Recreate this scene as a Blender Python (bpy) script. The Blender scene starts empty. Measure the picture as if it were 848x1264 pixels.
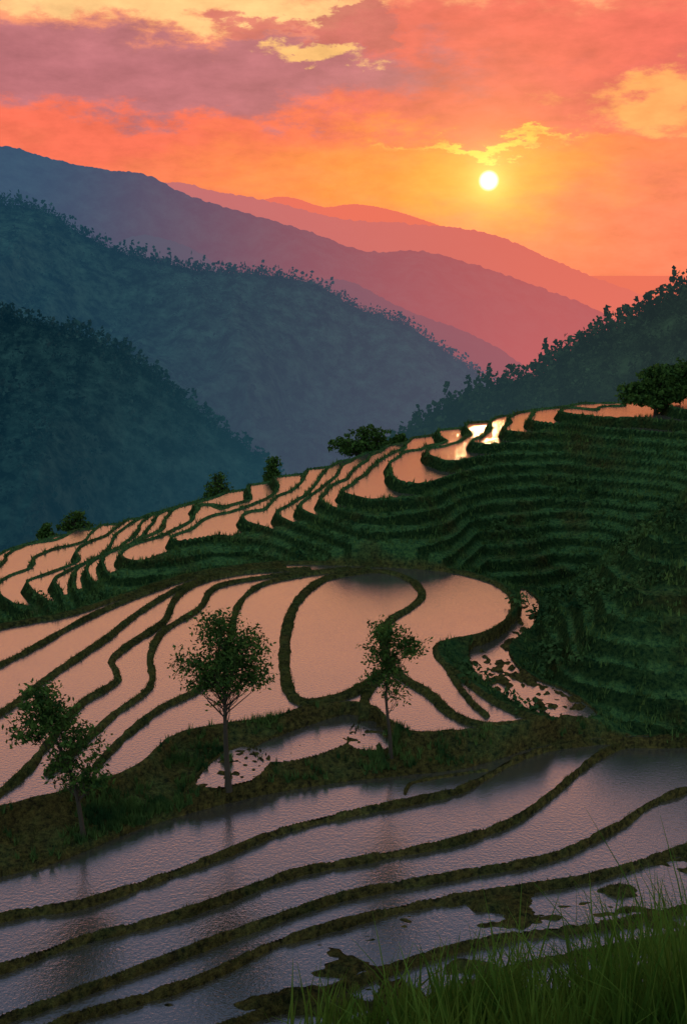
import bpy, math, numpy as np
from mathutils import Vector
rng=np.random.RandomState(7)
F=1355.0; P=math.radians(12.56); CZ=18.0
def lin(c):
    o=[]
    for v in c:
        v=v/255.0
        o.append(v/12.92 if v<=0.04045 else ((v+0.055)/1.055)**2.4)
    return (o[0],o[1],o[2],1.0)
def ray(px,py):
    X=(px-424)/F; U=(632-py)/F
    return np.array([X, math.cos(P)+math.sin(P)*U, -math.sin(P)+math.cos(P)*U])
def on_z(px,py,z):
    d=ray(px,py); t=(z-CZ)/d[2]; return d[0]*t,d[1]*t
def on_y(px,py,Y):
    d=ray(px,py); t=Y/d[1]; return d[0]*t, CZ+d[2]*t
def catmull(pts,step=10,closed=False):
    p=[np.array(q,float) for q in pts]
    if closed: p=[p[-1]]+p+[p[0],p[1]]
    else: p=[2*p[0]-p[1]]+p+[2*p[-1]-p[-2]]
    out=[]
    for i in range(1,len(p)-2):
        a,b,c,d=p[i-1],p[i],p[i+1],p[i+2]
        n=max(2,int(np.linalg.norm(c-b)/step))
        for k in range(n):
            t=k/n
            out.append(0.5*((2*b)+(-a+c)*t+(2*a-5*b+4*c-d)*t*t+(-a+3*b-3*c+d)*t**3))
    if not closed: out.append(p[-2])
    return np.array(out)
def curve_w(pts,z,step=10,closed=False):
    c=catmull(pts,step,closed)
    return np.array([on_z(a,b,z) for a,b in c])
# ---------------- numpy noise
_tab=np.random.RandomState(3).rand(256,256)
def vn(x,y):
    xi=np.floor(x).astype(int); yi=np.floor(y).astype(int)
    fx=x-xi; fy=y-yi; fx=fx*fx*(3-2*fx); fy=fy*fy*(3-2*fy)
    a=_tab[xi&255,yi&255]; b=_tab[(xi+1)&255,yi&255]; c=_tab[xi&255,(yi+1)&255]; d=_tab[(xi+1)&255,(yi+1)&255]
    return (a*(1-fx)+b*fx)*(1-fy)+(c*(1-fx)+d*fx)*fy
def fbm(x,y,o=4,s=0):
    r=0;a=0.5;t=0
    for i in range(o):
        r=r+a*vn(x*2**i+17.3*i+s,y*2**i+9.1*i+s*1.7); t+=a; a*=0.5
    return r/t-0.5
# ---------------- materials
def newmat(n):
    m=bpy.data.materials.new(n); m.use_nodes=True; nt=m.node_tree; nt.nodes.clear()
    return m,nt
def N(nt,t,**k):
    n=nt.nodes.new(t)
    for a,b in k.items():
        if a.startswith('i_'):
            n.inputs[a[2:].replace('_',' ')].default_value=b
        else: setattr(n,a,b)
    return n
def mesh_obj(name,verts,faces,mat,smooth=False,attrs=None):
    verts=np.asarray(verts,dtype=np.float32); faces=np.asarray(faces,dtype=np.int32)
    k=faces.shape[1]; me=bpy.data.meshes.new(name)
    me.vertices.add(len(verts)); me.vertices.foreach_set('co',verts.ravel())
    me.loops.add(faces.size); me.loops.foreach_set('vertex_index',faces.ravel())
    me.polygons.add(len(faces)); me.polygons.foreach_set('loop_start',np.arange(0,faces.size,k,dtype=np.int32))
    me.polygons.foreach_set('loop_total',np.full(len(faces),k,dtype=np.int32))
    me.polygons.foreach_set('use_smooth',np.full(len(faces),smooth))
    me.update(calc_edges=True)
    if attrs:
        for an,av in attrs.items():
            at=me.attributes.new(an,'FLOAT','POINT'); at.data.foreach_set('value',np.asarray(av,dtype=np.float32).ravel())
    me.materials.append(mat)
    ob=bpy.data.objects.new(name,me); bpy.context.scene.collection.objects.link(ob)
    return ob
# ---------------- terrain grid
rows=np.concatenate([np.arange(-6,24,0.4),np.arange(24,46,0.07),np.arange(46,70,0.10),np.arange(70,104,0.2),np.arange(104,150,1.2)])
cols=np.linspace(-0.52,0.52,1100)
NR,NC=len(rows),len(cols)
Yg=np.repeat(rows[:,None],NC,1); Xg=cols[None,:]*(Yg+12.0)
def distf(poly,margin,out=None,closed=False):
    if out is None: out=np.full((NR,NC),1e3)
    q=poly if not closed else np.vstack([poly,poly[:1]])
    for i in range(len(q)-1):
        a=q[i]; b=q[i+1]
        y0=min(a[1],b[1])-margin; y1=max(a[1],b[1])+margin
        r0=np.searchsorted(rows,y0); r1=np.searchsorted(rows,y1)
        if r1<=r0: continue
        den=max(y0+12,3)
        xs=[a[0],b[0]]
        wmin=min((min(xs)-margin)/den,(min(xs)-margin)/(y1+12)); wmax=max((max(xs)+margin)/den,(max(xs)+margin)/(y1+12))
        c0=np.searchsorted(cols,wmin); c1=np.searchsorted(cols,wmax)
        if c1<=c0: continue
        x=Xg[r0:r1,c0:c1]; y=Yg[r0:r1,c0:c1]
        d=b-a; L=max(d@d,1e-9)
        t=np.clip(((x-a[0])*d[0]+(y-a[1])*d[1])/L,0,1)
        dd=np.hypot(x-a[0]-t*d[0],y-a[1]-t*d[1])
        out[r0:r1,c0:c1]=np.minimum(out[r0:r1,c0:c1],dd)
    return out
def inside(poly):
    m=np.zeros((NR,NC),bool)
    r0=np.searchsorted(rows,poly[:,1].min()); r1=np.searchsorted(rows,poly[:,1].max())
    x=Xg[r0:r1]; y=Yg[r0:r1]; s=np.zeros(x.shape,bool)
    q=np.vstack([poly,poly[:1]])
    for i in range(len(q)-1):
        a=q[i]; b=q[i+1]
        if a[1]==b[1]: continue
        c=((a[1]>y)!=(b[1]>y))&(x<(b[0]-a[0])*(y-a[1])/(b[1]-a[1])+a[0])
        s^=c
    m[r0:r1]=s
    return m
def yof(poly):
    w=poly[:,0]/(poly[:,1]+12); o=np.argsort(w); w=w[o]; y=poly[:,1][o]
    return np.interp(cols,w,y)
nz_f=fbm(Xg*2.2,Yg*2.2,3); nz_m=fbm(Xg*0.5,Yg*0.5,4,5)
# --- foreground terraces
zl=[-0.85-0.17*k for k in range(0,9)]
A=[
 [(-300,1150),(0,1082),(80,1060),(180,1020),(300,986),(400,968),(500,956),(560,950),(610,938),(660,922),(720,912),(780,908),(848,908),(1150,900)],
 [(-300,1200),(0,1130),(100,1113),(200,1080),(280,1050),(350,1022),(440,1000),(510,986),(560,975),(597,958),(640,934),(690,919),(760,912),(848,911),(1150,903)],
 [(-300,1290),(0,1193),(100,1158),(200,1132),(280,1106),(360,1076),(450,1058),(560,1036),(630,1012),(675,982),(710,952),(745,927),(790,914),(848,912),(1150,905)],
 [(-300,1350),(0,1256),(120,1213),(230,1172),(330,1135),(430,1102),(560,1078),(680,1055),(760,1018),(848,972),(1150,900)],
 [(-300,1420),(40,1272),(180,1228),(260,1200),(340,1162),(450,1130),(560,1106),(700,1086),(780,1066),(848,1044),(1150,960)],
 [(-100,1420),(270,1268),(400,1222),(490,1190),(560,1168),(640,1152),(740,1140),(848,1118),(1150,1060)],
 [(0,1560),(420,1275),(540,1230),(640,1190),(760,1168),(848,1150),(1150,1100)],
]
Ac=[curve_w(a,zl[max(i,1)],8) for i,a in enumerate(A)]
YA=[yof(c) for c in Ac]
for i in range(1,len(YA)): YA[i]=np.minimum(YA[i],YA[i-1]-0.02)
k=np.zeros((NR,NC),int)
for y in YA: k+= (Yg<y[None,:])
zlA=np.array(zl)
zA_w=zlA[k]
wl=np.full((NR,NC),np.nan)
Z=zA_w-0.10+0.05*nz_f
# --- plateau
front=[(-320,1095),(0,1003),(60,988),(130,968),(175,948),(215,914),(270,900),(340,890),(390,874),(450,873),(475,890),(505,908),(560,907),(620,900),(668,889)]
far=[(668,889),(640,880),(604,862),(570,836),(545,815),(541,800),(562,792),(600,784),(628,766),(636,745),(620,725),(580,710),(520,702),(420,697),(330,697),(230,712),(150,738),(80,760),(0,775),(-320,840)]
Fc=curve_w(front,0,8); FRc=curve_w([(668,889),(735,890),(850,897),(1200,900)],-0.4,12)
farc=curve_w(far,0,8)
outline=np.vstack([Fc,farc])
YF=yof(np.vstack([Fc,FRc[2:]]))[None,:]
inB=inside(outline)
dOut=distf(outline,11)
dOutB=np.full((NR,NC),1e3); distf(farc,1.6,dOutB); distf(Fc,1.6,dOutB)
Bb=[
 ([(-200,915),(0,822),(50,796),(100,768),(150,745),(230,716),(330,698)],.14),
 ([(-200,1000),(0,882),(40,852),(90,817),(130,790),(172,757),(225,726),(290,706),(350,700)],.18),
 ([(-60,1020),(20,965),(60,918),(98,872),(146,840),(138,818),(158,798),(203,768),(213,745),(240,722),(300,708),(380,703)],.18),
 ([(60,955),(110,912),(140,884),(186,848),(186,812),(200,782),(246,752),(266,726),(330,713),(430,703)],.15),
 ([(120,945),(160,905),(200,875),(246,852),(262,830),(284,792),(292,752),(320,724),(380,710),(455,703)],.15),
 ([(455,706),(400,716),(368,742),(355,772),(351,812),(356,850),(374,868),(420,862),(452,846),(470,832)],.30),
 ([(430,706),(482,708),(514,722),(520,738),(502,754),(480,768),(474,792),(486,828),(530,858),(560,884),(600,897),(650,893)],.26),
 ([(450,872),(452,858),(470,838)],.2),
 ([(545,815),(575,860),(600,884)],.14),
]
zB=np.full((NR,NC),-0.12)+0.05*nz_f
for pts,wd in Bb:
    d=distf(curve_w(pts,0,8),1.5)+0.15*nz_m+0.14*nz_f
    zB=np.maximum(zB,0.17-1.9*np.maximum(0,d-wd*0.6))
d=dOutB+0.15*nz_m+0.12*nz_f
bundO=0.18-1.5*np.maximum(0,d-0.14)
zB=np.maximum(zB,bundO)
zOut=np.maximum(0.18-0.75*np.maximum(0,dOut-0.2),-8)+nz_m*0.8*np.clip(dOut-0.5,0,2)
zOut=zOut-0.7*np.clip(Yg-92,0,None)
stream=curve_w([(642,726),(664,742),(658,772),(628,800),(650,832),(700,853),(738,884),(690,889),(640,872),(596,842),(578,812),(588,792),(622,776),(642,758)],-0.4,8,True)
inS=inside(stream); dS=distf(stream,6,closed=True)
rock=fbm(Xg*1.9,Yg*1.3,3,11)
zOut=np.maximum(zOut,-0.25-0.5*dS)
zOut=np.where(inS,-0.56+0.75*np.abs(rock)*1.25+0.18*nz_f,zOut)
# --- spur C
crest=[(-420,800),(-200,742),(0,690),(50,668),(100,651),(150,640),(200,626),(250,612),(300,597),(350,583),(400,574),(450,561),(500,546),(560,530),(600,522),(650,512),(700,503),(750,496),(780,491),(848,480),(1000,455),(1300,400)]
yc0=96.0
cc=np.array([on_y(a,b,yc0) for a,b in crest])
yc=yc0+2.0*np.sin(Xg*0.12)
t=yc-Yg
zc=np.interp(Xg,cc[:,0],cc[:,1])
zc=zc+0.45*np.sin(Xg*0.42+1)*np.clip(t/6,0,1)
rt=np.clip((Xg-2)/16,0,1); rt=rt*rt*(3-2*rt)
T=22.5-8.5*rt+1.6*np.sin(Xg*0.3+0.6)+5*fbm(Xg*0.14,Yg*0.02,2,3)
sp=np.logaddexp(0,(t-T)/1.1)*1.1
HC=zc+0.085*np.maximum(t,0)-0.04*np.maximum(t-8,0)-(0.45+0.08*rt)*sp-0.45*np.maximum(-t,0)
HC+=1.5*fbm(Xg*0.13,Yg*0.09,3,21)*np.clip(t/8,0,1)
HC+=2.4*fbm(Xg*0.2,Yg*0.08,3,31)*np.clip((t-T)/6,0,1)
h=0.62
gxw=np.gradient(HC,axis=1)/np.gradient(Xg,axis=1)
gyt=np.gradient(HC,axis=0)/np.gradient(Yg,axis=0)-gxw*cols[None,:]
g=np.clip(np.hypot(gxw,gyt),0.14,3)
nC=np.floor(HC/h); fr=HC/h-nC
d0=fr*h/g; d1=(1-fr)*h/g
watC=(t<T+1.5)&(t>-14)&(g<0.75)
rag=np.clip(0.25+2.2*fbm(Xg*0.17,Yg*0.17,2,91),0,0.8)
flC=np.where(watC,nC*h-0.08,nC*h+(0.2+rag)*fr*h+0.10*nz_f+0.15*nz_m)
zCq=np.maximum(flC,nC*h+0.15-1.4*np.maximum(0,d0-0.10+0.15*nz_m))
zCq=np.maximum(zCq,(nC+1)*h+0.14-1.9*d1+0.12*nz_f)
treadC=np.clip((0.75-fr)/0.2,0,1)
# --- hillside D
def smin(a,b,kk): 
    hh=np.clip(0.5+0.5*(b-a)/kk,0,1); return b*(1-hh)+a*hh-kk*hh*(1-hh)
xf=10.6-(Yg-43.5)*0.18+1.2*np.sin(Yg*0.5)*0.5
HD=smin(0.66*(Yg-43.0-0.05*(Xg-14)),0.95*(Xg-xf),2.0)
HD=smin(HD,(Xg-8.5)*0.83-0.45*(Yg-54.5),1.5)-0.8
HD+=2.4*fbm(Xg*0.16,Yg*0.16,4,41)*np.clip((HD+1)/2,0,1)
hd=0.8
nD=np.floor(HD/hd); fD=HD/hd-nD
step=nD*hd+hd*np.clip((fD-0.4)/0.6,0,1)+0.12*hd*fD
amt=np.clip(0.45+2.2*fbm(Xg*0.12,Yg*0.12,2,51),0.0,0.9)
zD=HD*(1-amt)+step*amt+0.5*nz_m+0.3*nz_f
treadD=np.clip((0.55-fD)/0.2,0,1)*amt+(1-amt)*0.5
zfar=np.maximum(np.maximum(zOut,zCq),zD)
isC=(zCq>=zOut)&(zCq>=zD); isD=(zD>zCq)&(zD>zOut)
# --- bank
y0=YA[0][None,:]
s=np.clip((Yg-y0)/np.maximum(YF-y0,0.3),0,1)
zF=np.interp(cols,[0.17,0.21],[-0.12,-0.45])[None,:]
zBank=-0.80+(zF+0.80)*s**1.2+0.45*nz_m*np.clip(s*(1-s)*4,0,1)+0.16*nz_f
pools=[[(245,972),(258,944),(298,921),(334,938),(304,966)],[(312,926),(350,906),(428,881),(444,886),(424,920),(344,942)],[(430,920),(440,892),(478,892),(494,905),(472,926)]]
poolm=np.zeros((NR,NC),bool); dP=np.full((NR,NC),1e3); rub=np.zeros((NR,NC),bool)
for i,p in enumerate(pools):
    c=curve_w(p,-0.38,6,True); m=inside(c); poolm|=m; distf(c,2,dP,True)
    if i!=1: rub|=m
dPs=np.where(poolm,-dP,dP)+0.12*nz_m+0.06*nz_f
zBank=np.where((dPs<1.2)&(dPs>=0),np.clip(zBank,-0.30-0.6*dPs,-0.24+0.5*dPs),zBank)
rb=fbm(Xg*3.5,Yg*3.0,2,81)
zBank=np.where(dPs<0,np.where(rub,-0.44+0.42*np.maximum(rb,-0.1),-0.46+0.2*rb),zBank)
zBank=np.maximum(zBank,np.where(inB,-9,np.where(dPs<0.05,-9,bundO)))
# --- combine
beyond=(Yg>=YF)
Z=np.where(k>0,Z,np.where(inB,zB,np.where(beyond,zfar,zBank)))
wl=np.where(k>0,zA_w,wl)
wl=np.where((k==0)&inB,0.0,wl)
wl=np.where((k==0)&~inB&~beyond&(dPs<0.12),-0.38,wl)
wl=np.where((k==0)&~inB&beyond&inS,-0.42,wl)
wl=np.where((k==0)&~inB&beyond&~inS&isC&watC,nC*h,wl)
green=np.where(k>0,0.28,np.where(inB,0.42,np.where(beyond,np.where(inS,0.0,0.88+nz_m*1.1),0.26+nz_m)))
green=np.where((dPs<0)&~inB&(k==0)&~beyond,0.0,green)
tread=np.where((k==0)&beyond&~inB,np.where(isC,treadC,np.where(isD,treadD,0.4)),0.45)
tread=np.clip(tread*(1+1.6*nz_m),0,1.2)
for i,c in enumerate(Ac):
    d=distf(c,1.3)+0.14*nz_m+0.13*nz_f
    top=zl[max(i,1)]+0.09
    Z=np.where(d<1.2,np.maximum(Z,top-2.3*np.maximum(0,d-0.02)),Z)
d=distf(curve_w([(500,984),(506,972),(540,964),(600,955)],-1.15,6),1)+0.1*nz_f
Z=np.maximum(Z,np.where(d<1,-0.95-1.8*np.maximum(0,d-0.04),-99))
mud=fbm(Xg*0.55,Yg*1.1,4,61)
Z=np.where((k>=5),np.maximum(Z,zA_w-0.09+np.clip(mud-0.04,0,0.2)*1.5+0.04*nz_f),Z)
kn=np.where(Yg<6.5,16.4-0.53*Yg,12.95-0.92*(Yg-6.5))+0.12*nz_m
kn=np.where(Yg<0,16.4+0.1*nz_m,kn)
near=Yg<25.5
Zk=np.maximum(kn,-3.6)
Z=np.where(near&((kn>Z)|(Yg<24)),Zk,Z)
wl=np.where(Yg<24.6,np.nan,wl)
green=np.where(Yg<24,0.8,green)
back=np.clip(Yg-112,0,None)
Z=np.where(Yg>112,np.minimum(Z,Z-0.3*back),Z)
idx=np.arange(NR*NC).reshape(NR,NC)
quads=np.stack([idx[:-1,:-1],idx[:-1,1:],idx[1:,1:],idx[1:,:-1]],-1).reshape(-1,4)
V=np.stack([Xg,Yg,Z],-1).reshape(-1,3)
def terrain_mat():
    m,nt=newmat('terrain_grass_soil'); L=nt.links.new
    out=N(nt,'ShaderNodeOutputMaterial'); b=N(nt,'ShaderNodeBsdfDiffuse')
    at=N(nt,'ShaderNodeAttribute',attribute_name='green'); at2=N(nt,'ShaderNodeAttribute',attribute_name='tread'); geo=N(nt,'ShaderNodeNewGeometry')
    n1=N(nt,'ShaderNodeTexNoise',i_Scale=0.9,i_Detail=5.0,i_Roughness=0.65); L(geo.outputs['Position'],n1.inputs['Vector'])
    n2=N(nt,'ShaderNodeTexNoise',i_Scale=5.0,i_Detail=4.0,i_Roughness=0.75); L(geo.outputs['Position'],n2.inputs['Vector'])
    r1=N(nt,'ShaderNodeValToRGB'); e=r1.color_ramp.elements
    e[0].position=0.36; e[0].color=(0.010,0.040,0.022,1); e[1].position=0.68; e[1].color=(0.075,0.15,0.05,1)
    L(n2.outputs['Fac'],r1.inputs['Fac'])
    r2=N(nt,'ShaderNodeValToRGB'); e=r2.color_ramp.elements
    e[0].position=0.36; e[0].color=(0.024,0.022,0.014,1); e[1].position=0.7; e[1].color=(0.17,0.14,0.045,1)
    L(n2.outputs['Fac'],r2.inputs['Fac'])
    ad=N(nt,'ShaderNodeMath',operation='ADD'); L(at.outputs['Fac'],ad.inputs[0]); L(n1.outputs['Fac'],ad.inputs[1])
    mr=N(nt,'ShaderNodeMapRange'); mr.inputs['From Min'].default_value=0.75; mr.inputs['From Max'].default_value=1.35; L(ad.outputs[0],mr.inputs['Value'])
    mx=N(nt,'ShaderNodeMix',data_type='RGBA'); L(mr.outputs[0],mx.inputs[0]); L(r2.outputs[0],mx.inputs[6]); L(r1.outputs[0],mx.inputs[7])
    m3=N(nt,'ShaderNodeMapRange'); m3.inputs['To Min'].default_value=0.4; m3.inputs['To Max'].default_value=1.3; L(at2.outputs['Fac'],m3.inputs['Value'])
    vs=N(nt,'ShaderNodeVectorMath',operation='SCALE'); L(mx.outputs[2],vs.inputs[0]); L(m3.outputs[0],vs.inputs['Scale'])
    L(vs.outputs[0],b.inputs['Color'])
    bp=N(nt,'ShaderNodeBump',i_Strength=1.0,i_Distance=0.2); L(n2.outputs['Fac'],bp.inputs['Height']); L(bp.outputs[0],b.inputs['Normal'])
    L(b.outputs[0],out.inputs[0]); return m
M_ter=terrain_mat()
ter=mesh_obj('terraced_hillside_terrain',V,quads,M_ter,True,{'green':green,'tread':tread})
def water_mat():
    m,nt=newmat('paddy_water'); L=nt.links.new
    out=N(nt,'ShaderNodeOutputMaterial'); geo=N(nt,'ShaderNodeNewGeometry')
    n1=N(nt,'ShaderNodeTexNoise',i_Scale=8.0,i_Detail=3.0,i_Roughness=0.7); L(geo.outputs['Position'],n1.inputs['Vector'])
    n2=N(nt,'ShaderNodeTexNoise',i_Scale=0.4,i_Detail=4.0); L(geo.outputs['Position'],n2.inputs['Vector'])
    bp=N(nt,'ShaderNodeBump',i_Strength=0.5,i_Distance=0.022); L(n1.outputs['Fac'],bp.inputs['Height'])
    gl=N(nt,'ShaderNodeBsdfGlossy',i_Roughness=0.12); gl.inputs['Color'].default_value=(1.0,0.98,0.96,1); L(bp.outputs[0],gl.inputs['Normal'])
    mr=N(nt,'ShaderNodeMapRange'); mr.inputs['From Min'].default_value=0.3; mr.inputs['From Max'].default_value=0.7; mr.inputs['To Min'].default_value=0.04; mr.inputs['To Max'].default_value=0.14; L(n2.outputs['Fac'],mr.inputs['Value']); L(mr.outputs[0],gl.inputs['Roughness'])
    df=N(nt,'ShaderNodeBsdfDiffuse'); df.inputs['Color'].default_value=(0.06,0.055,0.055,1)
    fr=N(nt,'ShaderNodeFresnel',i_IOR=6.5)
    mx=N(nt,'ShaderNodeMixShader'); L(fr.outputs[0],mx.inputs[0]); L(df.outputs[0],mx.inputs[1]); L(gl.outputs[0],mx.inputs[2])
    L(mx.outputs[0],out.inputs[0]); return m
M_wat=water_mat()
w4=wl.ravel()[quads]; z4=Z.ravel()[quads]
ok=(~np.isnan(w4).any(1)); w0=w4[:,0]
ok&=(np.abs(w4-w0[:,None])<1e-4).all(1); ok&=(z4.min(1)<w0+0.01)
wq=quads[ok]; Vw=V.copy(); Vw[:,2]=wl.ravel()
used,inv=np.unique(wq.ravel(),return_inverse=True)
mesh_obj('rice_paddy_water',Vw[used],inv.reshape(-1,4),M_wat,False)
# ---------------- sampling helpers
def samp(x,y,arr=Z):
    x=np.asarray(x,float); y=np.asarray(y,float)
    w=x/(y+12); ci=np.clip((w-cols[0])/(cols[1]-cols[0]),0,NC-1.001); 
    ri=np.clip(np.interp(y,rows,np.arange(NR)),0,NR-1.001)
    c=ci.astype(int); r=ri.astype(int); fc=ci-c; frr=ri-r
    return (arr[r,c]*(1-fc)+arr[r,c+1]*fc)*(1-frr)+(arr[r+1,c]*(1-fc)+arr[r+1,c+1]*fc)*frr
def hit(px,py):
    d=ray(px,py)
    for tt in np.arange(22,125,0.1):
        if CZ+d[2]*tt<=samp(d[0]*tt,d[1]*tt): return d[0]*tt,d[1]*tt,float(samp(d[0]*tt,d[1]*tt)),tt
    return d[0]*96,d[1]*96,float(samp(d[0]*96,d[1]*96)),96
def leaf_mat(name,c1,c2,sc=3.0,trans=0.25):
    m,nt=newmat(name); L=nt.links.new
    out=N(nt,'ShaderNodeOutputMaterial'); geo=N(nt,'ShaderNodeNewGeometry')
    n=N(nt,'ShaderNodeTexNoise',i_Scale=sc,i_Detail=2.0); L(geo.outputs['Position'],n.inputs['Vector'])
    r=N(nt,'ShaderNodeValToRGB'); e=r.color_ramp.elements; e[0].position=0.35;e[0].color=(*c1,1);e[1].position=0.68;e[1].color=(*c2,1)
    L(n.outputs['Fac'],r.inputs['Fac'])
    d=N(nt,'ShaderNodeBsdfDiffuse'); L(r.outputs[0],d.inputs['Color'])
    if trans==0: L(d.outputs[0],out.inputs[0]); return m
    t=N(nt,'ShaderNodeBsdfTranslucent'); L(r.outputs[0],t.inputs['Color'])
    mx=N(nt,'ShaderNodeMixShader'); mx.inputs[0].default_value=trans; L(d.outputs[0],mx.inputs[1]); L(t.outputs[0],mx.inputs[2]); L(mx.outputs[0],out.inputs[0])
    return m
M_leaf=leaf_mat('tree_leaves',(0.022,0.055,0.02),(0.09,0.17,0.04))
M_tall=leaf_mat('tall_grass_blades',(0.05,0.12,0.02),(0.14,0.26,0.05),1.2,0.35)
M_gr=leaf_mat('grass_blades',(0.02,0.058,0.024),(0.10,0.17,0.05),1.2,0)
M_gd=leaf_mat('bund_grass',(0.024,0.035,0.012),(0.12,0.12,0.035),0.8,0)
M_sh=leaf_mat('shrub_leaves',(0.014,0.042,0.02),(0.07,0.13,0.045),0.5,0)
def bark():
    m,nt=newmat('bark'); L=nt.links.new
    out=N(nt,'ShaderNodeOutputMaterial'); b=N(nt,'ShaderNodeBsdfPrincipled',i_Roughness=0.9)
    n=N(nt,'ShaderNodeTexNoise',i_Scale=9.0,i_Detail=5.0); r=N(nt,'ShaderNodeValToRGB'); e=r.color_ramp.elements
    e[0].color=(0.018,0.013,0.01,1); e[1].color=(0.07,0.055,0.045,1); L(n.outputs['Fac'],r.inputs['Fac']); L(r.outputs[0],b.inputs['Base Color'])
    bp=N(nt,'ShaderNodeBump',i_Strength=0.6,i_Distance=0.03); L(n.outputs['Fac'],bp.inputs['Height']); L(bp.outputs[0],b.inputs['Normal']); L(b.outputs[0],out.inputs[0]); return m
M_bark=bark()
def tube(path,rad,VV,FF,ns=7):
    path=np.array(path,float); base=sum(len(v) for v in VV)
    vs=[]
    for i,p in enumerate(path):
        a=path[max(i-1,0)]; b=path[min(i+1,len(path)-1)]; d=b-a; d/=np.linalg.norm(d)+1e-9
        u=np.cross(d,[0.3,1,0.1]); u/=np.linalg.norm(u)+1e-9; v=np.cross(d,u)
        for j in range(ns):
            an=2*math.pi*j/ns; vs.append(p+rad[i]*(math.cos(an)*u+math.sin(an)*v))
    VV.append(np.array(vs))
    for i in range(len(path)-1):
        for j in range(ns):
            FF.append((base+i*ns+j,base+i*ns+(j+1)%ns,base+(i+1)*ns+(j+1)%ns,base+(i+1)*ns+j))
def leaves(cent,size,r,up=0.3,asp=0.4):
    n=len(cent)
    a=r.randn(n,3); a[:,2]-=0.3; a/=np.linalg.norm(a,axis=1)[:,None]
    b=np.cross(a,r.randn(n,3)); b/=np.linalg.norm(b,axis=1)[:,None]+1e-9
    s=(size*(0.6+0.8*r.rand(n)))[:,None]
    v=np.stack([cent-a*s*0.5,cent+b*s*asp*0.5,cent+a*s*0.5,cent-b*s*asp*0.5],1).reshape(-1,3)
    return v,np.arange(4*n).reshape(n,4)
def make_tree(name,base,H,crown,seed,nleaf,lsize,lean=(0,0),r0=0.11,wig=0.12,dens=26,cl=0.028,asp=0.4):
    r=np.random.RandomState(seed); base=np.array(base,float)-np.array([0,0,0.15])
    VV=[];FF=[]
    n=14; path=[];
    for i in range(n):
        f=i/(n-1)
        path.append(base+np.array([lean[0]*H*f**1.3+wig*math.sin(f*7+seed)*f*0.6,lean[1]*H*f+wig*math.cos(f*5+seed)*f*0.6,H*0.93*f]))
    rad=[r0*(1-0.82*(i/(n-1)))*(1.45 if i==0 else 1) for i in range(n)]
    tube(path,rad,VV,FF,8); path=np.array(path)
    pts=[]; tot=sum(c2[4] for c2 in crown)
    for (dx,dz,rx,rz,wt) in crown:
        c=base+np.array([dx*H,0,dz*H]); m=max(3,int(dens*wt))
        npt=max(3,int(nleaf*wt/tot/m/3))
        for j in range(m):
            v=r.randn(3); v/=np.linalg.norm(v); q=r.rand()**0.4
            tip=c+v*q*np.array([rx*H,rx*H*0.9,rz*H])
            f=np.clip((tip[2]-base[2])/(0.93*H)-0.10-0.16*r.rand(),0.22,0.97)
            st=np.array([np.interp(f,np.linspace(0,1,n),path[:,q2]) for q2 in range(3)])
            mid=(st+tip)/2+np.array([0,0,-0.03*H])+r.randn(3)*0.02*H
            rr=r0*(1-0.82*f)*0.34
            tube([st,mid,tip],[rr,rr*0.6,rr*0.2],VV,FF,5)
            for kk in range(3):
                sub=tip+r.randn(3)*0.035*H
                tube([mid*0.4+tip*0.6,sub],[rr*0.3,rr*0.12],VV,FF,4)
                pts.append(sub+np.clip(r.randn(npt,3),-2,2)*cl*H*np.array([1.2,1.2,0.7]))
    e=bpy.data.objects.new(name,None); bpy.context.scene.collection.objects.link(e); e.location=Vector(base)
    tr=mesh_obj('trunk_and_limbs',np.vstack(VV)-base,FF,M_bark,True); tr.parent=e
    v,f=leaves(np.vstack(pts),lsize,r,asp=asp); lf=mesh_obj('foliage',v-base,f,M_leaf); lf.parent=e
    return e
def px_tree(px,pyb,pyt):
    x,y,z,tt=hit(px,pyb); d=ray(px,pyt); zt=CZ+d[2]*(y/d[1]); return (x,y,z),zt-z
b,H=px_tree(282,972,752); print('tree1',b,H)
make_tree('broadleaf_tree',b,H,[(-0.04,0.60,0.13,0.045,1.0),(-0.06,0.72,0.16,0.06,1.6),(0.06,0.82,0.14,0.06,1.4),(-0.04,0.93,0.07,0.05,0.8),(0.13,0.68,0.08,0.035,.7)],3,6500,0.17,lean=(-0.02,0),r0=0.12,dens=17,cl=0.024)
b,H=px_tree(482,935,765); print('tree2',b,H)
make_tree('broadleaf_tree',b,H,[(-0.05,0.92,0.09,0.05,1.0),(-0.09,0.77,0.06,0.05,.6),(0.08,0.82,0.07,0.06,.9),(0.02,0.68,0.08,0.05,.7),(-0.08,0.60,0.04,0.03,.3),(0.04,0.50,0.04,0.04,.3)],8,3000,0.17,lean=(-0.05,0),r0=0.085,wig=0.3,dens=12,cl=0.028)
b,H=px_tree(104,1034,838); print('tree3',b,H)
make_tree('broadleaf_tree',b,H,[(-0.20,0.90,0.11,0.06,1.1),(-0.10,0.77,0.15,0.07,1.3),(-0.30,0.71,0.08,0.04,.7),(-0.02,0.66,0.11,0.05,.8),(0.04,0.42,0.09,0.06,.8),(-0.10,0.48,0.07,0.04,.5)],12,4200,0.19,lean=(-0.17,0),r0=0.09,wig=0.25,dens=13,cl=0.028)
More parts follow.
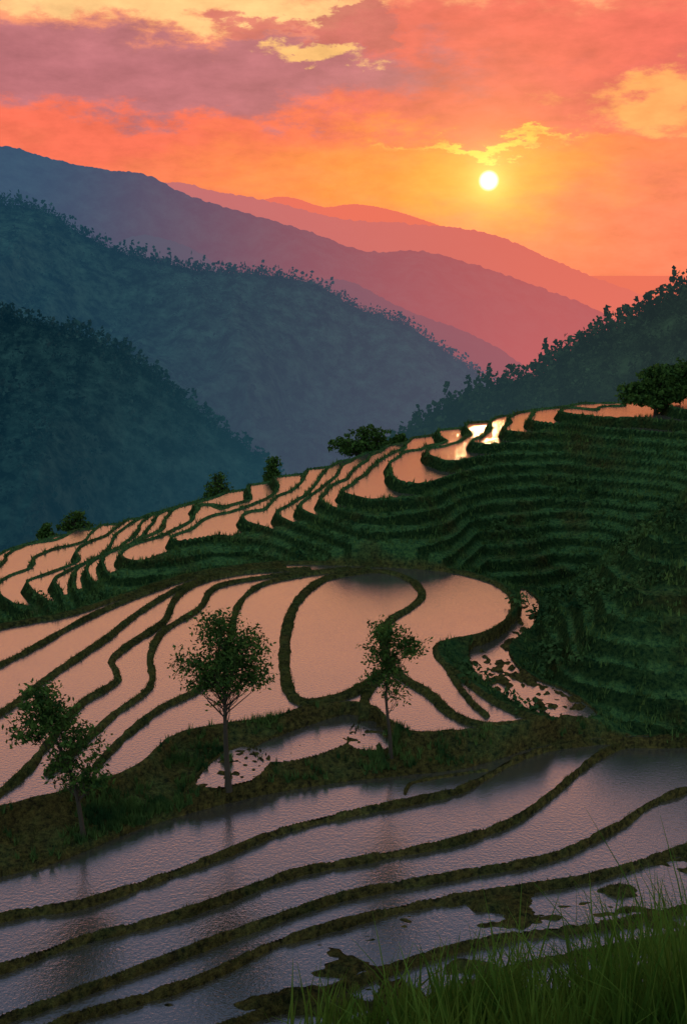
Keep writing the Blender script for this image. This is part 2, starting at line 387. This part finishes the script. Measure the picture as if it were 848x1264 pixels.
def crest_bush(name,px,pyt,wpx,seed,D,nleaf=1500,ls=0.35):
    x,zt=on_y(px,pyt,D)
    z0=float(samp(x,D)); H=max(zt-z0,0.8); w=wpx/F*D/2/H
    cr=[(0,0.60,w*0.7,0.22,1.3),(-w*0.55,0.42,w*0.5,0.18,1.0),(w*0.55,0.46,w*0.5,0.16,.9),(w*0.15,0.82,w*0.45,0.13,.8),(0,0.28,w*0.6,0.12,.8)]
    make_tree(name,(x,D,z0),H,cr,seed,nleaf,ls,r0=0.14,cl=0.045,asp=0.6)
crest_bush('crest_tree',450,524,92,21,99,3200,0.34)
crest_bush('crest_tree',492,533,26,22,99,600,0.3)
crest_bush('crest_tree',268,580,38,23,98,1100,0.3)
crest_bush('crest_tree',336,560,18,24,98,400,0.3)
crest_bush('crest_tree',92,628,44,25,98,1000,0.3)
crest_bush('crest_tree',56,643,22,26,98,500,0.3)
crest_bush('crest_tree',812,446,80,27,86,6500,0.36)
crest_bush('crest_tree',858,428,56,28,88,3200,0.34)
def pick(mask_w,n,r):
    cell=(mask_w[:-1,:-1]*np.gradient(rows)[:-1,None]*((Yg+12)[:-1,:-1])).ravel()
    cell=cell/cell.sum(); cs=np.cumsum(cell); ids=np.searchsorted(cs,r.rand(n)); ids=np.clip(ids,0,len(cell)-1)
    rr=ids//(NC-1); cc2=ids%(NC-1)
    y=rows[rr]+r.rand(n)*np.gradient(rows)[rr]; w=cols[cc2]+r.rand(n)*(cols[1]-cols[0]); x=w*(y+12)
    return x,y,samp(x,y)
def tufts(name,mask_w,n,hmin,hmax,width,mat,seed,nb=4):
    r=np.random.RandomState(seed)
    x,y,z=pick(mask_w,n,r)
    x=np.repeat(x,nb)+r.randn(n*nb)*0.04; y=np.repeat(y,nb)+r.randn(n*nb)*0.04; z=np.repeat(z,nb)-0.02
    m=len(x); hh=hmin+(hmax-hmin)*r.rand(m)**1.5; an=r.rand(m)*2*math.pi; ln=r.rand(m)*0.6*hh; ww=width*(0.6+0.8*r.rand(m))
    an2=r.rand(m)*math.pi
    p=np.stack([x,y,z],1)
    a=p+np.stack([np.cos(an2)*ww,np.sin(an2)*ww,0*ww],1)*0.5; b2=p-np.stack([np.cos(an2)*ww,np.sin(an2)*ww,0*ww],1)*0.5
    t2=p+np.stack([np.cos(an)*ln,np.sin(an)*ln,hh],1)
    v=np.stack([a,b2,t2],1).reshape(-1,3)
    return mesh_obj(name,v,np.arange(3*m).reshape(m,3),mat)
def shrubs(name,mask_w,n,smin_,smax_,seed,nl=70):
    r=np.random.RandomState(seed); x,y,z=pick(mask_w,n,r)
    s=smin_+(smax_-smin_)*r.rand(n)**2.5
    c=np.repeat(np.stack([x,y,z],1),nl,0); S=np.repeat(s,nl)[:,None]
    v=r.randn(n*nl,3); v/=np.linalg.norm(v,axis=1)[:,None]; v*=r.rand(n*nl,1)**0.4; v[:,2]=np.abs(v[:,2])*0.8
    c=c+v*S*np.array([1.1,1.1,1])
    lv,lf=leaves(c,1.0,r,asp=0.6); ctr=np.repeat(c,4,0); lv=ctr+(lv-ctr)*np.repeat(S*0.32,4,0)
    return mesh_obj(name,lv,lf,M_sh)
lvl=np.where(np.isnan(wl),-99,wl)
dry=(Z>lvl+0.06)
nzp=np.clip(fbm(Xg*0.7,Yg*0.7,3,71)+0.35,0,1)**2
tufts('bund_grass',(dry&(Yg>25)&(Yg<72)&~(beyond&~inB)).astype(float)*nzp*np.where(k==0,1.6,1),18000,0.03,0.15,0.025,M_gd,1,4)
tufts('bank_weeds',(dry&(k==0)&~beyond&~inB).astype(float)*nzp**3,900,0.15,0.42,0.05,M_gr,9,14)
hill=(dry&beyond&~inB&(Yg<100)&(Yg>40)&~inS&~watC)
tufts('hillside_grass',(dry&beyond&~inB&(Yg<104)&(Yg>40)&~inS).astype(float)*nzp,26000,0.12,0.45,0.08,M_gr,2,4)
nz2=np.clip(fbm(Xg*0.25,Yg*0.25,3,77)+0.1,0,1)**1.5
shrubs('hillside_shrubs',hill.astype(float)*nz2*np.where(isD,2.5,1),700,0.18,0.85,31)
def tall_grass():
    r=np.random.RandomState(5); Vv=[];Ff=[];c=0
    clumps=[]
    for i in range(190):
        px=r.choice([r.uniform(690,880),r.uniform(560,700),r.uniform(380,600)],p=[.55,.22,.23])
        d=r.uniform(4.2,6.4); hgt=0.54+0.44*np.clip((px-560)/240,-.5,1)+0.14*r.randn()
        clumps.append((px,d,max(hgt,0.2)))
    for px,d,hg in clumps:
        x0=(px-424)/F*d*1.22
        for j in range(22):
            x=x0+r.randn()*0.09; y=d+r.randn()*0.09; z=float(samp(x,y))-0.03
            hh=hg*(0.5+0.7*r.rand()); an=r.rand()*6.28; bend=hh*(0.1+0.5*r.rand()**2); w=0.007+0.009*r.rand()
            wa=r.rand()*3.14
            pts=[]
            for s in range(6):
                f=s/5
                p=np.array([x+math.cos(an)*bend*f*f,y+math.sin(an)*bend*f*f,z+hh*(f-0.25*f*f*(bend/hh))])
                ww=w*(1-f**1.6)+0.0008
                q=np.array([math.cos(wa),math.sin(wa),0])*ww
                pts+= [p-q,p+q]
            Vv+=pts
            for s in range(5): Ff.append((c+2*s,c+2*s+1,c+2*s+3,c+2*s+2))
            c+=12
    return mesh_obj('tall_grass',np.array(Vv),Ff,M_tall,True)
tall_grass()
# ---------------- mountains
def haze_glow_mat(name,base,cl,cr,xr,ft,fb,zr,sc):  # forest colour mixed with aerial haze painted on as self-glow
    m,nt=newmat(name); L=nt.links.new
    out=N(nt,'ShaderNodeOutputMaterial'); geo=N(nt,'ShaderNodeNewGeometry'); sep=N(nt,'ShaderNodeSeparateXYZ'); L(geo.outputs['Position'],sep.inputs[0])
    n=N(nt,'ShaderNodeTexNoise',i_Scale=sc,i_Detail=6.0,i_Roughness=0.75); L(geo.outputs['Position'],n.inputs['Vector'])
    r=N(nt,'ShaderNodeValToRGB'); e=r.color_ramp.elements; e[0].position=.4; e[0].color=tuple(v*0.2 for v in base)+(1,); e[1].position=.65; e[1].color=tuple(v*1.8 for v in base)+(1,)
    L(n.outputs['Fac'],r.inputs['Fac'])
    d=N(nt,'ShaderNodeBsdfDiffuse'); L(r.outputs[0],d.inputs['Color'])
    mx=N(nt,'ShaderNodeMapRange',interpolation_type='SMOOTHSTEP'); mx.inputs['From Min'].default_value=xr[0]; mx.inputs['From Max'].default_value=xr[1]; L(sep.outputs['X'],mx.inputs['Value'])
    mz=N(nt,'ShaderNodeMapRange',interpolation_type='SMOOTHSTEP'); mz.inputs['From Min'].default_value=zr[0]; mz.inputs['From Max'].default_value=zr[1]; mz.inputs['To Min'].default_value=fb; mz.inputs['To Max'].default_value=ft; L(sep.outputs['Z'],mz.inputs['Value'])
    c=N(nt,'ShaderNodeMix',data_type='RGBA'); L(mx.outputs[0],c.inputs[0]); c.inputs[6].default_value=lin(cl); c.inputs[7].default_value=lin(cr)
    em=N(nt,'ShaderNodeEmission'); L(c.outputs[2],em.inputs['Color'])  # painted airlight: surface emits haze colour, tinted left to right
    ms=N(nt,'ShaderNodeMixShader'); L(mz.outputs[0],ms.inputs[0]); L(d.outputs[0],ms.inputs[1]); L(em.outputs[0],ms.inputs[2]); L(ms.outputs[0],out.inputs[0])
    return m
def mountain(name,D,sil,mat,slope,depth,amp,nx=500,ny=110,fx=0.01,trees=0,th=8,rough=0.0,seed=0,nlf=14,crestfrac=0.35,ls=0.28):
    s=catmull(sil,12); c=np.array([on_y(a,b,D) for a,b in s])
    x=np.linspace(c[0,0],c[-1,0],nx); cz=np.interp(x,c[:,0],c[:,1])
    v=np.concatenate([-np.linspace(1,0.05,10)*depth*0.4, np.linspace(0,1,ny)**1.4*depth])
    Xm,Vm=np.meshgrid(x,v)
    cz2=np.repeat(cz[None,:],len(v),0)
    def zf(Xm,Vm,cz2):
        rid=np.abs(fbm(Xm*fx,Vm*fx*0.45,4,seed+1))*2
        a=np.clip(Vm/(depth*0.25),0,1)
        z=cz2-slope*np.abs(Vm)*(0.75+0.5*rid) - amp*(rid-0.15)*a
        z+=rough*fbm(Xm/rough/1.3 if rough else Xm,Vm/rough/1.3 if rough else Vm,3,seed+4)*1.2
        return z
    Zm=zf(Xm,Vm,cz2); Ym=D-Vm
    idn=np.arange(Xm.size).reshape(Xm.shape)
    q=np.stack([idn[:-1,:-1],idn[:-1,1:],idn[1:,1:],idn[1:,:-1]],-1).reshape(-1,4)
    mesh_obj(name,np.stack([Xm,Ym,Zm],-1).reshape(-1,3),q,mat,True)
    if trees:
        r=np.random.RandomState(seed+99); n=trees
        tx=r.uniform(x[0],x[-1],n); tv=np.where(r.rand(n)<crestfrac,np.abs(r.randn(n))*depth*0.01,r.rand(n)**1.3*depth*0.7)
        tz=zf(tx,tv,np.interp(tx,x,cz)); hh=th*(0.35+1.0*r.rand(n)**3.5); con=r.rand(n)<0.25
        cen=np.repeat(np.stack([tx,D-tv,tz],1),nlf,0); H2=np.repeat(hh,nlf); cn=np.repeat(con,nlf)
        m=len(cen); f=r.rand(m); rr=np.where(cn,0.26*(1-f)+0.02,0.46*np.sqrt(np.clip(1-(2*f-1)**2,0,1)))*H2
        an=r.rand(m)*6.28
        cen=cen+np.stack([np.cos(an)*rr,np.sin(an)*rr,f*H2*np.where(cn,1.2,0.8)],1)
        lv,lf=leaves(cen,1.0,r,asp=0.8)
        ctr=np.repeat(cen,4,0); sz=np.repeat(H2*ls,4)[:,None]
        lv=ctr+(lv-ctr)*sz
        mesh_obj('distant_forest',lv,lf,mat)  # crowns share the ridge material and its painted haze glow
mR=haze_glow_mat('near_ridge_forest_haze_glow',(0.05,0.085,0.04),(38,64,72),(48,62,62),(0,110),0.45,0.66,(-30,10),0.15)
m1=haze_glow_mat('ridge_forest_dark_haze_glow',(0.035,0.08,0.07),(12,44,58),(36,72,86),(-190,-20),0.48,0.75,(-120,-10),0.1)
m2=haze_glow_mat('ridge_forest_teal_haze_glow',(0.06,0.13,0.10),(30,64,84),(84,88,106),(-300,220),0.68,0.88,(-220,20),0.06)
m2b=haze_glow_mat('ridge_small_haze_glow',(0.03,0.06,0.045),(60,92,116),(170,98,106),(-500,350),0.9,0.9,(-200,20),0.02)
m3=haze_glow_mat('ridge_purple_haze_glow',(0.06,0.12,0.11),(64,88,116),(200,102,102),(-850,600),0.82,1.0,(-350,120),0.015)
m4=haze_glow_mat('ridge_pink_haze_glow',(0.05,0.06,0.06),(200,118,120),(232,116,98),(-1500,1500),0.93,1.0,(-400,200),0.006)
m5=haze_glow_mat('ridge_faint_haze_glow',(0.03,0.04,0.04),(236,116,96),(240,120,90),(-1500,2500),1.0,1.0,(-500,200),0.003)  # emission only: visible colour is painted haze
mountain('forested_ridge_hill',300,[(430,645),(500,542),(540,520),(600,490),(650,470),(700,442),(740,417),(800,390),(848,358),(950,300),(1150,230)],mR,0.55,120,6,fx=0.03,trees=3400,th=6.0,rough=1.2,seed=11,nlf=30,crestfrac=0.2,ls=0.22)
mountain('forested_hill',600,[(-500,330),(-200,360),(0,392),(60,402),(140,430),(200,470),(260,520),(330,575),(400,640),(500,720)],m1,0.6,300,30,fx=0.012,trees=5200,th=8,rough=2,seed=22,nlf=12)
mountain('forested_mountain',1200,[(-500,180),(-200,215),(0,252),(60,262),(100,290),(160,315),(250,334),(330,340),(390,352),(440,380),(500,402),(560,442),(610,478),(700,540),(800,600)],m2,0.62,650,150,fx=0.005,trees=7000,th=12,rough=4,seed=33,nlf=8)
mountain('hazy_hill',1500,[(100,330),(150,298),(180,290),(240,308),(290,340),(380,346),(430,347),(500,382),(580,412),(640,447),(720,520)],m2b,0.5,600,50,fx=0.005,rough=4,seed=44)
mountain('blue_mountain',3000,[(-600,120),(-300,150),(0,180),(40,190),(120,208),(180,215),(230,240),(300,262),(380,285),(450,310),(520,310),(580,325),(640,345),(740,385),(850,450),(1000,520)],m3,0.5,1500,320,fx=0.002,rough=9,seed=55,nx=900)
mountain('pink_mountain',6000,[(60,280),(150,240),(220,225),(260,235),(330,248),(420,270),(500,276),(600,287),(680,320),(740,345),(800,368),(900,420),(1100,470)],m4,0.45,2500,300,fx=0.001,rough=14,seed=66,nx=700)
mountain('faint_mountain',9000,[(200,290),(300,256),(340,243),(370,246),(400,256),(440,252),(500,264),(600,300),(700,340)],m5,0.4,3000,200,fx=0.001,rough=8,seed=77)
mg=haze_glow_mat('valley_ground_haze_glow',(0.03,0.05,0.03),(40,70,85),(238,118,92),(-1500,2500),1.0,1.0,(-400,-200),0.01)  # ground emits only painted haze colour, blending towards the horizon sky
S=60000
mesh_obj('valley_ground_haze_glow',[(-S,-S,-420),(S,-S,-420),(S,S,-420),(-S,S,-420)],[(0,1,2,3)],mg)
# ---------------- world
w=bpy.data.worlds.new('World'); bpy.context.scene.world=w; w.use_nodes=True; nt=w.node_tree; nt.nodes.clear(); L=nt.links.new
def ae(px,py):
    d=ray(px,py); d=d/np.linalg.norm(d); return math.degrees(math.atan2(d[0],d[1])),math.degrees(math.asin(d[2]))
sa,se=ae(603,223); print('sun',sa,se)
def M(op,a,b=None,c=None,clamp=False):
    n=nt.nodes.new('ShaderNodeMath'); n.operation=op; n.use_clamp=clamp
    for i,v in enumerate((a,b,c)):
        if v is None: continue
        if isinstance(v,(int,float)): n.inputs[i].default_value=v
        else: L(v,n.inputs[i])
    return n.outputs[0]
tc=N(nt,'ShaderNodeTexCoord'); nrm=N(nt,'ShaderNodeVectorMath',operation='NORMALIZE'); L(tc.outputs['Generated'],nrm.inputs[0])
D0=nrm.outputs[0]; sp3=N(nt,'ShaderNodeSeparateXYZ'); L(D0,sp3.inputs[0])
el=M('MULTIPLY',M('ARCSINE',sp3.outputs['Z']),57.29578); az=M('MULTIPLY',M('ARCTAN2',sp3.outputs['X'],sp3.outputs['Y']),57.29578)
cv=N(nt,'ShaderNodeCombineXYZ'); L(M('MULTIPLY',az,0.10),cv.inputs[0]); L(M('MULTIPLY',el,0.24),cv.inputs[1])
wn=N(nt,'ShaderNodeTexNoise',i_Scale=2.0,i_Detail=6.0,i_Roughness=0.66); L(cv.outputs[0],wn.inputs['Vector'])
sc=N(nt,'ShaderNodeSeparateColor'); L(wn.outputs['Color'],sc.inputs[0])
az2=M('ADD',az,M('MULTIPLY',M('SUBTRACT',sc.outputs[0],0.5),13.0)); el2=M('ADD',el,M('MULTIPLY',M('SUBTRACT',sc.outputs[1],0.5),6.0))
ramp=N(nt,'ShaderNodeValToRGB'); cr=ramp.color_ramp
stops=[(-20,(110,90,90)),(-2,(236,112,92)),(1,(238,116,94)),(4,(246,124,86)),(7,(240,114,86)),(9.5,(226,116,100)),(12.2,(254,168,116)),(15,(282,196,136)),(19,(268,180,138)),(22.5,(216,152,138)),(26,(152,132,142)),(30,(110,112,130)),(35,(66,76,98)),(48,(72,84,104)),(65,(128,150,160)),(90,(160,184,190))]
e=cr.elements
while len(e)>1: e.remove(e[-1])
for i,(dg,col) in enumerate(stops):
    pos=(dg+20)/110
    if i==0: e[0].position=pos; e[0].color=lin(col)
    else:
        x=e.new(pos); x.color=lin(col)
L(M('DIVIDE',M('ADD',M('ADD',M('MULTIPLY',el,0.65),M('MULTIPLY',el2,0.35)),20.0),110.0),ramp.inputs['Fac'])
col=ramp.outputs[0]
dt=N(nt,'ShaderNodeVectorMath',operation='DOT_PRODUCT'); L(D0,dt.inputs[0])
sd=(math.sin(math.radians(sa))*math.cos(math.radians(se)),math.cos(math.radians(sa))*math.cos(math.radians(se)),math.sin(math.radians(se)))
dt.inputs[1].default_value=sd
def mixc(fac,a,cc):
    n=N(nt,'ShaderNodeMix',data_type='RGBA'); L(fac,n.inputs[0]); L(a,n.inputs[6])
    if isinstance(cc,tuple): n.inputs[7].default_value=cc
    else: L(cc,n.inputs[7])
    return n.outputs[2]
mr=N(nt,'ShaderNodeMapRange'); mr.inputs['From Min'].default_value=0.5; mr.inputs['From Max'].default_value=-0.3; mr.inputs['To Max'].default_value=0.95; L(dt.outputs['Value'],mr.inputs['Value'])
col=mixc(mr.outputs[0],col,lin((182,204,204)))
dpp=0.0415
def blob(px,py,rx,ry,c,st,soft=0.75):
    global col
    a0,e0=ae(px,py)
    u=M('DIVIDE',M('SUBTRACT',az2,a0),rx*dpp); v=M('DIVIDE',M('SUBTRACT',el2,e0),ry*dpp)
    d=M('SQRT',M('ADD',M('MULTIPLY',u,u),M('MULTIPLY',v,v)))
    m=N(nt,'ShaderNodeMapRange',interpolation_type='SMOOTHSTEP'); m.inputs['From Min'].default_value=1.0+soft*0.5; m.inputs['From Max'].default_value=1.0-soft; m.inputs['To Max'].default_value=st; L(d,m.inputs['Value'])
    col=mixc(m.outputs[0],col,lin(c))
blob(180,165,380,42,(242,108,84),.8)
blob(560,215,320,64,(254,150,62),.85,1.0)
blob(640,85,300,80,(224,102,92),.9,.3)
blob(200,88,370,46,(180,110,118),.9,.3)
blob(830,120,130,32,(255,172,96),.85,.4)
blob(200,4,260,22,(255,204,134),.9,.45)
blob(400,70,56,14,(255,196,118),.9,.4)
blob(430,28,80,24,(200,106,100),.9,.2)
blob(320,36,36,14,(212,116,104),.85,.4)
blob(780,25,200,46,(236,108,92),.8,.4)
blob(600,172,95,7,(255,204,90),.85,.6)
blob(800,290,150,110,(240,120,94),.95,.9)
n2=N(nt,'ShaderNodeTexNoise',i_Scale=3.5,i_Detail=6.0,i_Roughness=0.65); L(cv.outputs[0],n2.inputs['Vector'])
st=M('ADD',M('MULTIPLY',n2.outputs['Fac'],0.9),0.60)
vm=N(nt,'ShaderNodeVectorMath',operation='SCALE'); L(col,vm.inputs[0]); L(st,vm.inputs['Scale']); col=vm.outputs[0]
ang=M('MULTIPLY',M('ARCCOSINE',M('MINIMUM',dt.outputs['Value'],0.9999999)),57.29578)
def addc(fac,c):
    global col
    v=N(nt,'ShaderNodeVectorMath',operation='SCALE'); v.inputs[0].default_value=c; L(fac,v.inputs['Scale'])
    a=N(nt,'ShaderNodeVectorMath',operation='ADD'); L(col,a.inputs[0]); L(v.outputs[0],a.inputs[1]); col=a.outputs[0]
addc(M('EXPONENT',M('MULTIPLY',ang,-1/3.4)),(0.40,0.24,0.01))
addc(M('EXPONENT',M('MULTIPLY',ang,-1/0.8)),(0.6,0.6,0.2))
ds=N(nt,'ShaderNodeMapRange',interpolation_type='SMOOTHSTEP'); ds.inputs['From Min'].default_value=0.54; ds.inputs['From Max'].default_value=0.34; L(ang,ds.inputs['Value'])
addc(ds.outputs[0],(0.8,0.8,0.9))
bg=N(nt,'ShaderNodeBackground'); L(col,bg.inputs['Color']); bg.inputs['Strength'].default_value=1.0
sky=N(nt,'ShaderNodeTexSky',sky_type='NISHITA',sun_disc=False,sun_elevation=math.radians(se),sun_rotation=math.radians(sa))
bg2=N(nt,'ShaderNodeBackground'); L(sky.outputs[0],bg2.inputs['Color']); bg2.inputs['Strength'].default_value=0.002
ads=N(nt,'ShaderNodeAddShader'); L(bg.outputs[0],ads.inputs[0]); L(bg2.outputs[0],ads.inputs[1])
ow=N(nt,'ShaderNodeOutputWorld'); L(ads.outputs[0],ow.inputs['Surface'])
ld=bpy.data.lights.new('sun','SUN'); ld.energy=0.10; ld.angle=math.radians(0.6); ld.color=(1.0,0.55,0.25)
lo=bpy.data.objects.new('sun',ld); bpy.context.scene.collection.objects.link(lo)
lo.rotation_euler=(-Vector(sd)).to_track_quat('-Z','Y').to_euler()
cd=bpy.data.cameras.new('camera'); cd.sensor_fit='VERTICAL'; cd.angle=2*math.atan(632/F); cd.clip_end=150000; cd.clip_start=0.1
co=bpy.data.objects.new('camera',cd); bpy.context.scene.collection.objects.link(co); co.location=(0,0,CZ); co.rotation_euler=(math.pi/2-P,0,0)
bpy.context.scene.camera=co
s=bpy.context.scene; s.view_settings.view_transform='Standard'; s.view_settings.look='None'; s.view_settings.exposure=0; s.view_settings.gamma=1
